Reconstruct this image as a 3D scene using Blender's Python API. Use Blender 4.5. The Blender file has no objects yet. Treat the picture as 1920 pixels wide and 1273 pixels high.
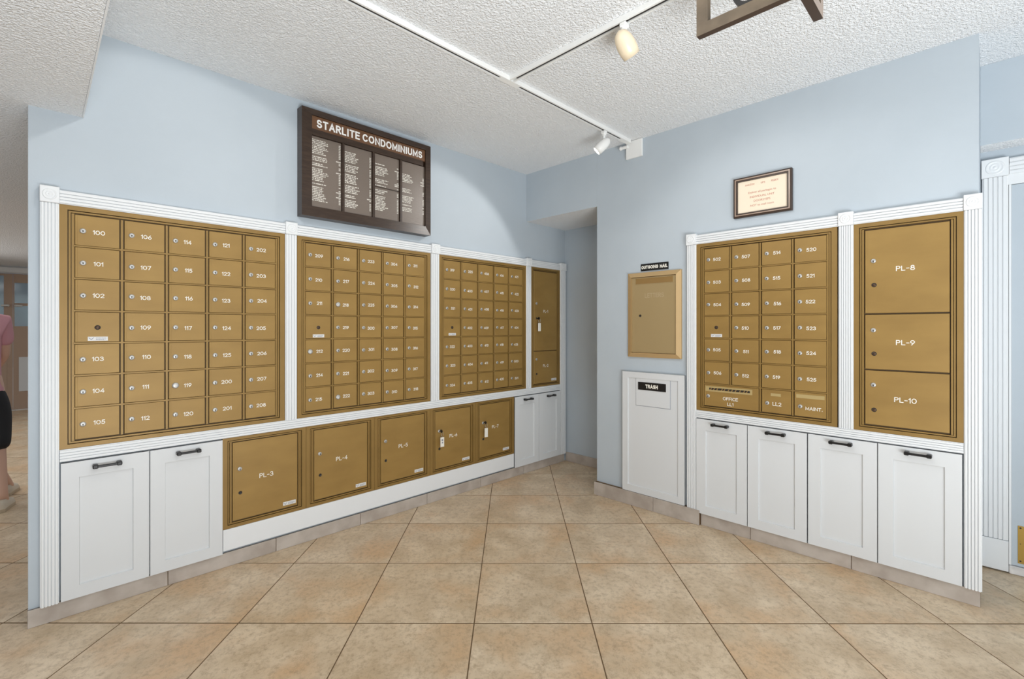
import bpy, bmesh, math, random
from mathutils import Vector, Matrix, Euler
random.seed(7)
C = bpy.context.scene.collection
SC = bpy.context.scene
PI = math.pi

# ------------------------------------------------------------------ camera, light, exposure
W_PX, H_PX, F_PX, CY_PX = 1920, 1273, 892.95, 614.06
YAW = 0.7869
cd = bpy.data.cameras.new('camera'); cam = bpy.data.objects.new('camera', cd); C.objects.link(cam)
cd.sensor_fit = 'HORIZONTAL'; cd.sensor_width = 36.0
cd.lens = 36.0 * F_PX / W_PX
cd.shift_y = -(H_PX / 2 - CY_PX) / W_PX
cd.clip_start = 0.05; cd.clip_end = 100
cam.location = (0, 0, 1.25)
cam.rotation_euler = (PI / 2, 0, YAW - PI / 2)
SC.camera = cam

wd = bpy.data.worlds.new('world'); SC.world = wd; wd.use_nodes = True
bg = wd.node_tree.nodes['Background']
bg.inputs[0].default_value = (0.98, 0.99, 1.0, 1); bg.inputs[1].default_value = 0.45

def area(name, loc, target, sx, sy, power, col=(1, 1, 1)):
    l = bpy.data.lights.new(name, 'AREA'); l.shape = 'RECTANGLE'; l.size = sx; l.size_y = sy; l.energy = power; l.color = col
    o = bpy.data.objects.new(name, l); C.objects.link(o); o.location = loc
    o.rotation_euler = (Vector(target) - Vector(loc)).to_track_quat('-Z', 'Y').to_euler()
    return o
def spot(name, loc, target, power, size_deg, blend, radius=0.03, col=(1, 0.97, 0.93)):
    l = bpy.data.lights.new(name, 'SPOT'); l.energy = power; l.spot_size = math.radians(size_deg); l.spot_blend = blend
    l.shadow_soft_size = radius; l.color = col
    o = bpy.data.objects.new(name, l); C.objects.link(o); o.location = loc
    o.rotation_euler = (Vector(target) - Vector(loc)).to_track_quat('-Z', 'Y').to_euler()
    return o
area('lobby_back_fill', (-0.6, -2.8, 1.25), (1.6, 1.6, 1.9), 3.8, 2.2, 12, (1.0, 1.0, 1.0))  # added soft fill from behind the camera, no window stands there
area('ceiling_fill_uplight', (.25, -1.35, .25), (.6, -.7, 2.5), 2.0, 1.5, 162, (.92, .97, 1.0))  # added uplight behind the camera, brightens the raised ceiling
area('lobby_ceiling_light', (1.15, 0.9, 2.50), (1.5, 1.25, 0), 1.4, 1.4, 9, (1.0, 0.98, 0.95))
area('hall_overhead_fill', (-0.9, 5.6, 2.15), (-0.9, 5.6, 0), 1.2, 1.6, 22, (1.0, 0.96, 0.92))  # added overhead fill so the hall is lit, no fixture modelled
area('hall_side_fill', (-1.8, 8.6, 1.4), (-0.2, 6.5, 1.2), 1.4, 1.4, 25)  # added fill standing free inside the hall, away from the door glass
SC.view_settings.view_transform = 'Standard'; SC.view_settings.look = 'None'
SC.view_settings.gamma = 1.0; SC.view_settings.use_curve_mapping = False
SC.view_settings.exposure = 0.0
SC.cycles.use_denoising = True
SC.cycles.max_bounces = 8; SC.cycles.diffuse_bounces = 5

# ------------------------------------------------------------------ materials
def mat(name, col, rough=0.5, metal=0.0, emit=None, spec=0.5):
    m = bpy.data.materials.new(name); m.use_nodes = True
    b = m.node_tree.nodes['Principled BSDF']
    b.inputs['Base Color'].default_value = (*col, 1); b.inputs['Roughness'].default_value = rough
    b.inputs['Metallic'].default_value = metal; b.inputs['Specular IOR Level'].default_value = spec
    if emit:
        b.inputs['Emission Color'].default_value = (*emit[:3], 1); b.inputs['Emission Strength'].default_value = emit[3]
    return m
def N(m, t, **kw):
    n = m.node_tree.nodes.new(t)
    for k, v in kw.items(): setattr(n, k, v)
    return n
def noisy(m, c1, c2, scale, detail=4, stretch=(1, 1, 1), bump=0.0, bump_scale=None, dist=0.002, rand=False, lo=0.35, hi=0.65):
    """two-colour noise + bump from object coordinates"""
    nt = m.node_tree; L = nt.links; b = nt.nodes['Principled BSDF']
    tc = N(m, 'ShaderNodeTexCoord'); mp = N(m, 'ShaderNodeMapping'); mp.inputs['Scale'].default_value = stretch
    L.new(tc.outputs['Object'], mp.inputs['Vector'])
    vec = mp.outputs['Vector']
    if rand:
        oi = N(m, 'ShaderNodeObjectInfo'); mu = N(m, 'ShaderNodeVectorMath', operation='SCALE')
        ad = N(m, 'ShaderNodeVectorMath', operation='ADD')
        mu.inputs[0].default_value = (37.3, 21.7, 11.1); L.new(oi.outputs['Random'], mu.inputs['Scale'])
        L.new(vec, ad.inputs[0]); L.new(mu.outputs[0], ad.inputs[1]); vec = ad.outputs[0]
    no = N(m, 'ShaderNodeTexNoise'); no.inputs['Scale'].default_value = scale; no.inputs['Detail'].default_value = detail
    L.new(vec, no.inputs['Vector'])
    cr = N(m, 'ShaderNodeValToRGB'); cr.color_ramp.elements[0].position = lo; cr.color_ramp.elements[1].position = hi
    cr.color_ramp.elements[0].color = (*c1, 1); cr.color_ramp.elements[1].color = (*c2, 1)
    L.new(no.outputs['Fac'], cr.inputs['Fac']); L.new(cr.outputs['Color'], b.inputs['Base Color'])
    if bump:
        n2 = N(m, 'ShaderNodeTexNoise'); n2.inputs['Scale'].default_value = bump_scale or scale; n2.inputs['Detail'].default_value = 3
        L.new(vec, n2.inputs['Vector'])
        bp = N(m, 'ShaderNodeBump'); bp.inputs['Strength'].default_value = bump; bp.inputs['Distance'].default_value = dist
        L.new(n2.outputs['Fac'], bp.inputs['Height']); L.new(bp.outputs['Normal'], b.inputs['Normal'])
    return m, cr, vec

M = {}
M['wall'] = mat('blue_wall_paint', (.46, .55, .63), .62, spec=.3)
noisy(M['wall'], (.465, .52, .566), (.485, .54, .586), 3, bump=.12, bump_scale=160, dist=.002)
M['ceil'] = mat('popcorn_plaster', (.895, .91, .925), .9, spec=.1)
def popcorn(m):
    nt = m.node_tree; L = nt.links; b = nt.nodes['Principled BSDF']
    tc = N(m, 'ShaderNodeTexCoord')
    n1 = N(m, 'ShaderNodeTexNoise'); n1.inputs['Scale'].default_value = 102; n1.inputs['Detail'].default_value = 2.5; n1.inputs['Roughness'].default_value = .6
    L.new(tc.outputs['Object'], n1.inputs['Vector'])
    r = N(m, 'ShaderNodeValToRGB'); r.color_ramp.elements[0].position = .38; r.color_ramp.elements[1].position = .68
    L.new(n1.outputs['Fac'], r.inputs['Fac'])
    bp = N(m, 'ShaderNodeBump'); bp.inputs['Strength'].default_value = .65; bp.inputs['Distance'].default_value = .0105
    L.new(r.outputs['Color'], bp.inputs['Height']); L.new(bp.outputs['Normal'], b.inputs['Normal'])
popcorn(M['ceil'])
M['white'] = mat('white_satin_paint', (.66, .675, .685), .45)
M['trim'] = mat('white_trim_paint', (.76, .775, .785), .4)
M['bronze'] = mat('bronze_powder_coat', (.47, .29, .10), .48, .2)
noisy(M['bronze'], (.290, .173, .047), (.342, .208, .058), 5, 5, (1, 1, 2.5), bump=.06, bump_scale=500, dist=.0005, rand=True, lo=.3, hi=.7)
M['bronze_frame'] = mat('bronze_frame_metal', (.46, .285, .10), .45, .25)
noisy(M['bronze_frame'], (.250, .149, .040), (.295, .178, .050), 6, 4, (1, 1, 1), lo=.3, hi=.7)
M['tan_metal'] = mat('champagne_metal', (.42, .31, .155), .42, .3)
M['tan_frame'] = mat('champagne_frame_metal', (.54, .37, .18), .4, .3)
M['groove'] = mat('dark_bronze_gap', (.095, .055, .018), .6)
M['slotdark'] = mat('slot_shade_bronze', (.30, .18, .06), .5, .2)
M['chrome'] = mat('lock_nickel', (.50, .49, .465), .42, .55)
M['black'] = mat('black_metal', (.012, .011, .011), .35, .3)
M['keyhole'] = mat('keyhole_dark', (.02, .015, .012), .5)
M['oldlock'] = mat('brown_lock', (.10, .055, .03), .4, .5)
M['letter'] = mat('white_lettering', (.86, .83, .75), .5)
M['sign_white'] = mat('sign_white', (.90, .885, .86), .5)
M['sticker'] = mat('pale_sticker', (.70, .69, .67), .4)
M['sticker_ink'] = mat('grey_blue_ink', (.22, .24, .30), .5)
M['tape'] = mat('yellowed_tape', (.43, .32, .14), .4)
M['board_frame'] = mat('dark_walnut_wood', (.055, .030, .018), .32)
noisy(M['board_frame'], (.027, .014, .008), (.050, .028, .017), 14, 5, (1, 1, 8), lo=.3, hi=.7)
M['header'] = mat('brown_header_panel', (.15, .070, .032), .35)
M['panel'] = mat('taupe_letter_board', (.17, .135, .11), .33)
def groovy(m):
    nt = m.node_tree; L = nt.links; b = nt.nodes['Principled BSDF']
    tc = N(m, 'ShaderNodeTexCoord'); wv = N(m, 'ShaderNodeTexWave'); wv.bands_direction = 'Z'; wv.inputs['Scale'].default_value = 38
    L.new(tc.outputs['Object'], wv.inputs['Vector'])
    bp = N(m, 'ShaderNodeBump'); bp.inputs['Strength'].default_value = .25; bp.inputs['Distance'].default_value = .001
    L.new(wv.outputs['Fac'], bp.inputs['Height']); L.new(bp.outputs['Normal'], b.inputs['Normal'])
groovy(M['panel'])
M['grout'] = mat('brown_grout', (.16, .105, .06), .95, spec=.1)
M['tile'] = mat('beige_stone_tile', (.50, .40, .29), .36)
def tile_mat(m, base_a, base_b, warm, speck, sc=1.0):
    nt = m.node_tree; L = nt.links; b = nt.nodes['Principled BSDF']
    m2, cr, vec = noisy(m, base_a, base_b, 6.5 * sc, 8, rand=True, bump=.5, bump_scale=70, dist=.003, lo=.33, hi=.66)
    nw = N(m, 'ShaderNodeTexNoise'); nw.inputs['Scale'].default_value = 3.1 * sc; nw.inputs['Detail'].default_value = 5
    L.new(vec, nw.inputs['Vector'])
    rw = N(m, 'ShaderNodeValToRGB'); rw.color_ramp.elements[0].position = .50; rw.color_ramp.elements[1].position = .68
    L.new(nw.outputs['Fac'], rw.inputs['Fac'])
    mx = N(m, 'ShaderNodeMixRGB'); L.new(rw.outputs['Color'], mx.inputs['Fac']); L.new(cr.outputs['Color'], mx.inputs[1]); mx.inputs[2].default_value = (*warm, 1)
    ns = N(m, 'ShaderNodeTexNoise'); ns.inputs['Scale'].default_value = 40 * sc; ns.inputs['Detail'].default_value = 8; ns.inputs['Roughness'].default_value = .8
    L.new(vec, ns.inputs['Vector'])
    rs = N(m, 'ShaderNodeValToRGB'); rs.color_ramp.elements[0].position = .47; rs.color_ramp.elements[1].position = .66
    L.new(ns.outputs['Fac'], rs.inputs['Fac'])
    md = N(m, 'ShaderNodeMath', operation='MULTIPLY'); md.inputs[1].default_value = .72; L.new(rs.outputs['Color'], md.inputs[0])
    m3 = N(m, 'ShaderNodeMixRGB'); L.new(md.outputs[0], m3.inputs['Fac']); L.new(mx.outputs[0], m3.inputs[1]); m3.inputs[2].default_value = (*speck, 1)
    L.new(m3.outputs[0], b.inputs['Base Color'])
tile_mat(M['tile'], (.55, .42, .275), (.725, .59, .425), (.62, .42, .245), (.34, .24, .145))
M['base_tile'] = mat('grey_beige_base_tile', (.46, .41, .37), .4)
noisy(M['base_tile'], (.38, .325, .28), (.50, .445, .395), 9, 6, rand=True, bump=.2, bump_scale=50, dist=.001)
M['marble'] = mat('pale_marble', (.70, .68, .66), .3)
noisy(M['marble'], (.55, .53, .52), (.76, .74, .72), 16, 6)
M['brass'] = mat('brass_plate', (.46, .30, .075), .3, .6)
M['paper'] = mat('cream_paper', (.86, .74, .58), .7)
M['red_ink'] = mat('faded_red_ink', (.52, .20, .14), .7)
M['wood_grey'] = mat('weathered_brown_wood', (.17, .115, .07), .5)
noisy(M['wood_grey'], (.085, .060, .034), (.15, .108, .066), 10, 6, (1, 1, 1), bump=.2, bump_scale=30, dist=.001)
M['wood_dark'] = mat('dark_wood_shaded_side', (.045, .026, .017), .45)
M['cream'] = mat('cream_enamel', (.78, .66, .48), .3)
M['lamp_white'] = mat('white_enamel', (.85, .85, .83), .35)
M['bulb'] = mat('lit_lamp_face', (1, 1, 1), .4, emit=(1, .97, .92, 9))
M['skin'] = mat('skin', (.62, .38, .28), .5)
M['pink'] = mat('pink_cotton', (.60, .30, .34), .8)
M['pants'] = mat('black_cloth', (.012, .012, .014), .8)
M['canvas'] = mat('beige_canvas', (.62, .54, .43), .8)
M['sole'] = mat('tan_rubber', (.50, .40, .28), .6)
M['hair'] = mat('brown_hair', (.08, .045, .025), .5)
M['eye'] = mat('eye_dark', (.03, .02, .02), .3)
M['door_wood'] = mat('tan_door_wood', (.42, .30, .22), .5)
M['glass'] = mat('door_glass', (.55, .68, .72), .08)
M['glass'].node_tree.nodes['Principled BSDF'].inputs['Transmission Weight'].default_value = .85
M['tag'] = mat('white_key_tag', (.82, .79, .72), .35)

# ------------------------------------------------------------------ mesh helpers
def bx(bm, x0, x1, y0, y1, z0, z1, mi=0, bev=0):
    m = Matrix.Translation(((x0 + x1) / 2, (y0 + y1) / 2, (z0 + z1) / 2)) @ Matrix.Diagonal((abs(x1 - x0), abs(y1 - y0), abs(z1 - z0), 1))
    r = bmesh.ops.create_cube(bm, size=1, matrix=m)
    vs = r['verts']; fs = {f for v in vs for f in v.link_faces}
    for f in fs: f.material_index = mi
    if bev:
        es = list({e for v in vs for e in v.link_edges})
        rr = bmesh.ops.bevel(bm, geom=es, offset=bev, segments=1, affect='EDGES', profile=.5)
        for f in rr['faces']: f.material_index = mi
    return fs
def cyl(bm, c, r, depth, axis='y', seg=16, mi=0, r2=None, bev=0):
    rot = {'z': Matrix(), 'y': Matrix.Rotation(PI / 2, 4, 'X'), 'x': Matrix.Rotation(PI / 2, 4, 'Y')}[axis]
    rr = bmesh.ops.create_cone(bm, cap_ends=True, segments=seg, radius1=r, radius2=r if r2 is None else r2, depth=depth, matrix=Matrix.Translation(c) @ rot)
    for f in {f for v in rr['verts'] for f in v.link_faces}: f.material_index = mi
def prism(bm, pts, y0, y1, mi=0):
    """extrude an (x,z) outline between y0 and y1"""
    a = [bm.verts.new((x, y0, z)) for x, z in pts]; b = [bm.verts.new((x, y1, z)) for x, z in pts]
    n = len(pts)
    for f in [bm.faces.new(a), bm.faces.new(b[::-1])] + [bm.faces.new((a[i], b[i], b[(i + 1) % n], a[(i + 1) % n])) for i in range(n)]:
        f.material_index = mi
def lathe(bm, prof, mtx, seg=20, mi=0):
    rings = []
    for r, h in prof:
        if r < 1e-6: rings.append([bm.verts.new(mtx @ Vector((0, 0, h)))])
        else: rings.append([bm.verts.new(mtx @ Vector((r * math.cos(2 * PI * k / seg), r * math.sin(2 * PI * k / seg), h))) for k in range(seg)])
    for a, b in zip(rings, rings[1:]):
        for k in range(seg):
            k2 = (k + 1) % seg
            if len(a) == 1 and len(b) == 1: continue
            if len(a) == 1: f = bm.faces.new((a[0], b[k], b[k2]))
            elif len(b) == 1: f = bm.faces.new((a[k], b[0], a[k2]))
            else: f = bm.faces.new((a[k], b[k], b[k2], a[k2]))
            f.material_index = mi; f.smooth = True
def tube(bm, pts, r, seg=8, closed=False, mi=0):
    pts = [Vector(p) for p in pts]; n = len(pts); rings = []
    for i, p in enumerate(pts):
        a = pts[(i - 1) % n] if (closed or i) else pts[0]; b = pts[(i + 1) % n] if (closed or i < n - 1) else pts[-1]
        t = (b - a).normalized(); up = Vector((0, 0, 1)) if abs(t.z) < .95 else Vector((1, 0, 0))
        u = t.cross(up).normalized(); v = t.cross(u).normalized()
        rr = r[i] if isinstance(r, (list, tuple)) else r
        rings.append([bm.verts.new(p + u * rr * math.cos(2 * PI * k / seg) + v * rr * math.sin(2 * PI * k / seg)) for k in range(seg)])
    pr = list(zip(rings, rings[1:])) + ([(rings[-1], rings[0])] if closed else [])
    for a, b in pr:
        for k in range(seg):
            f = bm.faces.new((a[k], a[(k + 1) % seg], b[(k + 1) % seg], b[k])); f.smooth = True; f.material_index = mi
    if not closed:
        for rg in (rings[0], rings[-1]): bm.faces.new(rg).material_index = mi
def mesh(name, bm, mats, fix=True):
    if fix: bmesh.ops.recalc_face_normals(bm, faces=bm.faces[:])
    me = bpy.data.meshes.new(name); bm.to_mesh(me); bm.free()
    for m in (mats if isinstance(mats, (list, tuple)) else [mats]): me.materials.append(m)
    return me
def link(name, me, parent=None, loc=(0, 0, 0), rot=(0, 0, 0)):
    o = bpy.data.objects.new(name, me); C.objects.link(o); o.parent = parent; o.location = loc; o.rotation_euler = rot
    return o
def obj(name, bm, mats, parent=None, loc=(0, 0, 0), rot=(0, 0, 0)):
    return link(name, mesh(name, bm, mats), parent, loc, rot)
def tag(o, label, cat, group=None):
    o['label'] = label; o['category'] = cat
    if group: o['group'] = group
    return o
def struct(o):
    o['kind'] = 'structure'; return o
# wall frames: local x runs to the right along the wall, local y goes into the wall, z is up
DL, DR = 2.8123, 2.9789
WD = 0.018                                   # finished wall surface lies this far behind the frame fronts
def place(side, p, z):
    return ((p, DL, z), (0, 0, 0)) if side == 'L' else ((DR, -p, z), (0, 0, -PI / 2))
def thing(name, label, cat, side, p, z, group=None):
    loc, rot = place(side, p, z)
    o = bpy.data.objects.new(name, None); C.objects.link(o); o.location = loc; o.rotation_euler = rot
    o.empty_display_size = .05
    return tag(o, label, cat, group)
_tx = {}
def text_mesh(body, size, m, bold=0.0, ext=0.0004, spacing=1.0, align='CENTER', res=3):
    key = (body, size, m.name, bold, spacing, align)
    if key in _tx: return _tx[key]
    cu = bpy.data.curves.new('lettering', 'FONT'); cu.body = body; cu.size = size; cu.align_x = align; cu.align_y = 'CENTER'
    cu.extrude = ext; cu.offset = bold; cu.resolution_u = res; cu.space_character = spacing
    to = bpy.data.objects.new('lettering_tmp', cu); C.objects.link(to)
    me = bpy.data.meshes.new_from_object(to.evaluated_get(bpy.context.evaluated_depsgraph_get()))
    bpy.data.objects.remove(to); bpy.data.curves.remove(cu)
    me.name = 'lettering'; me.transform(Matrix.Rotation(PI / 2, 4, 'X'))
    me.materials.clear(); me.materials.append(m)
    _tx[key] = me
    return me

# single-stroke capitals and figures (as on engraved door numbers), drawn as flat ribbons
def _arc(cx, cy, rx, ry, a0, a1, n=9):
    return [(cx + rx * math.cos(math.radians(a0 + (a1 - a0) * k / n)), cy + ry * math.sin(math.radians(a0 + (a1 - a0) * k / n))) for k in range(n + 1)]
GLYPH = {
 '0': (.66, [_arc(.33, .5, .33, .5, 90, 450, 18)]), '1': (.22, [[(0, .80), (.20, 1), (.20, 0)]]),
 '2': (.58, [_arc(.29, .72, .28, .28, 170, -35, 9) + [(.02, 0), (.58, 0)]]),
 '3': (.58, [_arc(.28, .75, .25, .25, 155, -88, 9), _arc(.28, .27, .30, .27, 88, -160, 10)]),
 '4': (.62, [[(.46, 0), (.46, 1), (0, .28), (.62, .28)]]),
 '5': (.58, [[(.52, 1), (.12, 1), (.07, .55)] + _arc(.27, .31, .30, .31, 125, -150, 10)]),
 '6': (.58, [[(.42, 1), (.10, .52)] + _arc(.29, .30, .29, .30, 140, 500, 16)]),
 '7': (.56, [[(0, 1), (.56, 1), (.18, 0)]]),
 '8': (.58, [_arc(.29, .76, .23, .24, 90, 450, 14), _arc(.29, .26, .29, .26, 90, 450, 14)]),
 '9': (.58, [[(.16, 0), (.48, .48)] + _arc(.29, .70, .29, .30, -40, 320, 16)]),
 '-': (.40, [[(.02, .45), (.38, .45)]]), '.': (.14, [[(.07, 0), (.07, .13)]]), ' ': (.30, []),
 'A': (.74, [[(0, 0), (.37, 1), (.74, 0)], [(.14, .33), (.60, .33)]]),
 'C': (.72, [_arc(.38, .5, .38, .5, 42, 318, 14)]),
 'D': (.68, [[(0, 0), (0, 1), (.28, 1)] + _arc(.28, .5, .40, .5, 80, -80, 10) + [(.28, 0), (0, 0), (0, .1)]]),
 'E': (.54, [[(.54, 1), (0, 1), (0, 0), (.54, 0)], [(0, .52), (.50, .52)]]),
 'F': (.52, [[(.52, 1), (0, 1), (0, 0)], [(0, .52), (.46, .52)]]),
 'G': (.76, [_arc(.38, .5, .38, .5, 42, 335, 14) + [(.74, .46), (.44, .46)]]),
 'H': (.66, [[(0, 0), (0, 1)], [(.66, 0), (.66, 1)], [(0, .52), (.66, .52)]]),
 'I': (.08, [[(.04, 0), (.04, 1)]]), 'L': (.50, [[(0, 1), (0, 0), (.50, 0)]]),
 'M': (.80, [[(0, 0), (0, 1), (.40, .16), (.80, 1), (.80, 0)]]),
 'N': (.66, [[(0, 0), (0, 1), (.66, 0), (.66, 1)]]),
 'O': (.80, [_arc(.40, .5, .40, .5, 90, 450, 20)]),
 'P': (.58, [[(0, 0), (0, 1), (.30, 1)] + _arc(.30, .74, .26, .26, 80, -80, 8) + [(.30, .48), (0, .48)]]),
 'R': (.62, [[(0, 0), (0, 1), (.32, 1)] + _arc(.32, .75, .26, .25, 80, -80, 8) + [(.32, .50), (0, .50)], [(.30, .50), (.62, 0)]]),
 'S': (.60, [_arc(.30, .74, .27, .26, 30, 250, 10) + _arc(.30, .26, .30, .26, 80, -155, 11)]),
 'T': (.62, [[(0, 1), (.62, 1)], [(.31, 1), (.31, 0)]]),
 'U': (.66, [[(0, 1), (0, .33)] + _arc(.33, .33, .33, .33, 190, 350, 10) + [(.66, .33), (.66, 1)]]),
 'X': (.64, [[(0, 0), (.64, 1)], [(0, 1), (.64, 0)]]),
 'Z': (.60, [[(0, 1), (.60, 1), (0, 0), (.60, 0)]]),
}
def stroke_mesh(body, hgt, m, wt=.14, gap=.24, squeeze=1.0, fit=None):
    """lettering in the wall plane, centred; hgt = cap height, wt = stroke weight as a share of it"""
    key = ('stroke', body, hgt, m.name, wt, gap, squeeze, fit)
    if key in _tx: return _tx[key]
    bm = bmesh.new(); x = 0; layer = 0
    hw = wt / 2
    for ch in body:
        w, strokes = GLYPH[ch]
        for pts in strokes:
            layer += 1; yy = -.00004 * (layer % 5)
            P = [Vector((x + a * squeeze, b * (1 - wt) + hw)) for a, b in pts]
            if len(P) > 2 and (P[0] - P[-1]).length < 1e-6: closed = True; P = P[:-1]
            else: closed = False
            n = len(P); Lv, Rv = [], []
            for i in range(n):
                a = P[(i - 1) % n] if (closed or i > 0) else None; b = P[(i + 1) % n] if (closed or i < n - 1) else None
                d0 = (P[i] - a).normalized() if a is not None else None; d1 = (b - P[i]).normalized() if b is not None else None
                if d0 is None: d0 = d1; 
                if d1 is None: d1 = d0
                n0 = Vector((-d0.y, d0.x)); n1 = Vector((-d1.y, d1.x)); mv = (n0 + n1)
                if mv.length < .2: mv = n1
                mv.normalize(); k = min(1 / max(mv.dot(n1), .2), 2.2)
                p = P[i].copy()
                if not closed and i == 0: p -= d1 * hw * .98
                if not closed and i == n - 1: p += d0 * hw * .98
                Lv.append(p + mv * hw * k); Rv.append(p - mv * hw * k)
            vl = [bm.verts.new((p.x * hgt, yy - .00025 * i_ / n, p.y * hgt)) for i_, p in enumerate(Lv)]; vr = [bm.verts.new((p.x * hgt, yy - .00025 * i_ / n, p.y * hgt)) for i_, p in enumerate(Rv)]
            for i in range(n if closed else n - 1):
                j = (i + 1) % n; bm.faces.new((vr[i], vr[j], vl[j], vl[i]))
        x += w * squeeze + gap
    tot = (x - gap) * hgt
    for v in bm.verts: v.co.x = (v.co.x - tot / 2) * (fit / tot if fit else 1); v.co.z -= hgt / 2
    bm.normal_update()
    for f in bm.faces:
        if f.normal.y > 0: f.normal_flip()
    me = mesh('lettering', bm, m, fix=False); _tx[key] = me
    return me
# ------------------------------------------------------------------ room shell
Z_CEIL, Z_LOW, X_BACK = 2.573, 2.178, 3.525
YL, XR = DL + WD, DR + WD
def box_struct(name, m, *b, parent=None):
    bm = bmesh.new(); bx(bm, *b); return struct(obj(name, bm, m, parent))
# floor: grout bed with tiles set on the diagonal
bm = bmesh.new(); bx(bm, -2.2, 5.0, -2.2, 10.6, -.06, -.0009)
floor = struct(obj('floor', bm, M['grout']))
TF, TR_ = .5137, .4985
F0, R0 = 2.013, -.163
e1, e2 = Vector((1, 1, 0)) / math.sqrt(2), Vector((1, -1, 0)) / math.sqrt(2)
bm = bmesh.new(); bx(bm, -TF / 2 + .0036, TF / 2 - .0036, -TR_ / 2 + .0024, TR_ / 2 - .0024, -.012, 0, bev=.0008)
tile_me = mesh('floor_tile', bm, M['tile'])
for i in range(-9, 20):
    for j in range(-20, 12):
        p = e1 * (F0 + TF * (i + .5)) + e2 * (R0 + TR_ * (j + .5))
        main = -1.0 < p.x < 3.75 and -1.3 < p.y < 3.05 and p.x + p.y > .55
        hall = -1.25 < p.x < .45 and 3.05 <= p.y < 10.5
        if main or hall:
            link('floor_tile', tile_me, floor, p, (0, 0, PI / 4))
# left wall (with a thin end face), raised ceiling, lower ceiling with its corner bead
bm = bmesh.new(); bx(bm, -.027, X_BACK, YL, YL + .2, 0, Z_CEIL); struct(obj('wall_left', bm, M['wall']))
box_struct('ceiling', M['ceil'], .14, 5.0, -3.2, YL, Z_CEIL, Z_CEIL + .05)
bm = bmesh.new(); bx(bm, -3.2, .14, -3.2, YL, Z_LOW, Z_CEIL + .05); bx(bm, -3.2, .14, YL, 10.4, Z_LOW, Z_CEIL + .05)
struct(obj('ceiling_lower', bm, M['ceil']))
box_struct('trim_corner_bead', M['trim'], .1405, .146, -3.2, YL - .001, Z_LOW - .002, Z_LOW + .03)
# right wall: thick block, opening to the alcove, header over it
bm = bmesh.new(); bx(bm, XR, X_BACK, .034, 2.095, 0, Z_CEIL); struct(obj('wall_right', bm, M['wall']))
bm = bmesh.new(); fs = bx(bm, XR, X_BACK, 2.0955, YL - .0005, 2.165, Z_CEIL)
for f in fs:
    if f.calc_center_median().z < 2.17: f.material_index = 1
struct(obj('wall_header', bm, [M['wall'], M['ceil']]))
box_struct('wall_back', M['wall'], X_BACK, X_BACK + .12, -1.6, YL + .2, 0, Z_CEIL)
bm = bmesh.new(); fs = bx(bm, 3.385, X_BACK - .0005, -1.6, .0335, 2.170, Z_CEIL - .0005)
for f in fs:
    if f.calc_center_median().z < 2.175: f.material_index = 1
struct(obj('wall_bulkhead', bm, [M['wall'], M['ceil']]))

box_struct('light_blocker_front_right', M['wall'], 2.3, 3.7, -1.72, -1.605, 0, Z_CEIL)  # added slab out of view, keeps world light off the far doorway
# ------------------------------------------------------------------ fluted trim and rosettes
def fluted_bm(w, l, vertical, n=5, d0=-.006, d1=-.012):
    """reeded board: width w, length l, centred; fronts at local -y"""
    pts = [(-w / 2, WD - .0005), (-w / 2, d0)]
    edge, g = w * .055, w * .035
    band = (w - 2 * edge - (n - 1) * g) / n
    x = -w / 2 + edge
    for k in range(n):
        pts += [(x, d0), (x + .001, d1), (x + band - .001, d1), (x + band, d0)]
        x += band + g
    pts += [(w / 2, d0), (w / 2, WD - .0005)]
    q = []
    for p in pts:
        if not q or (abs(p[0] - q[-1][0]) + abs(p[1] - q[-1][1])) > 1e-6: q.append(p)
    bm = bmesh.new()
    a, b = [], []
    for x, y in q:
        if vertical: a.append(bm.verts.new((x, y, -l / 2))); b.append(bm.verts.new((x, y, l / 2)))
        else: a.append(bm.verts.new((-l / 2, y, x))); b.append(bm.verts.new((l / 2, y, x)))
    m_ = len(q)
    bm.faces.new(a); bm.faces.new(b[::-1])
    for i in range(m_): bm.faces.new((a[i], b[i], b[(i + 1) % m_], a[(i + 1) % m_]))
    return bm
trim_n = [0]
def trim(side, bm, p, z, m='trim'):
    trim_n[0] += 1
    loc, rot = place(side, p, z)
    return struct(obj('trim_%d' % trim_n[0], bm, M[m], None, loc, rot))
def pilaster(side, p0, p1, z0, z1, n=5): return trim(side, fluted_bm(p1 - p0, z1 - z0, True, n), (p0 + p1) / 2, (z0 + z1) / 2)
def rail(side, p0, p1, z0, z1, n=4): return trim(side, fluted_bm(z1 - z0, p1 - p0, False, n), (p0 + p1) / 2, (z0 + z1) / 2)
def rosette_bm(w, h):
    bm = bmesh.new(); bx(bm, -w / 2, w / 2, -.019, WD - .0005, -h / 2, h / 2, bev=.0015)
    r = min(w, h) * .36
    y = -.019
    mt = Matrix.Translation((0, y, 0)) @ Matrix.Rotation(PI / 2, 4, 'X')
    lathe(bm, [(r * 1.08, -.0005), (r * 1.0, .003), (r * .86, .003), (r * .78, .0008), (r * .60, .0008), (r * .52, .003), (r * .42, .003), (r * .34, .001), (r * .24, .001), (r * .16, .0035), (0, .0045)], mt, 24)
    return bm
def rosette(side, p0, p1, z0, z1): return trim(side, rosette_bm(p1 - p0, z1 - z0), (p0 + p1) / 2, (z0 + z1) / 2)
ZB0, ZB1 = 1.778, 1.847          # rosette blocks
ZR0, ZR1 = 1.7795, 1.838         # head rail
FB, FT = .7265, 1.779            # big mailbox frames bottom and top
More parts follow.
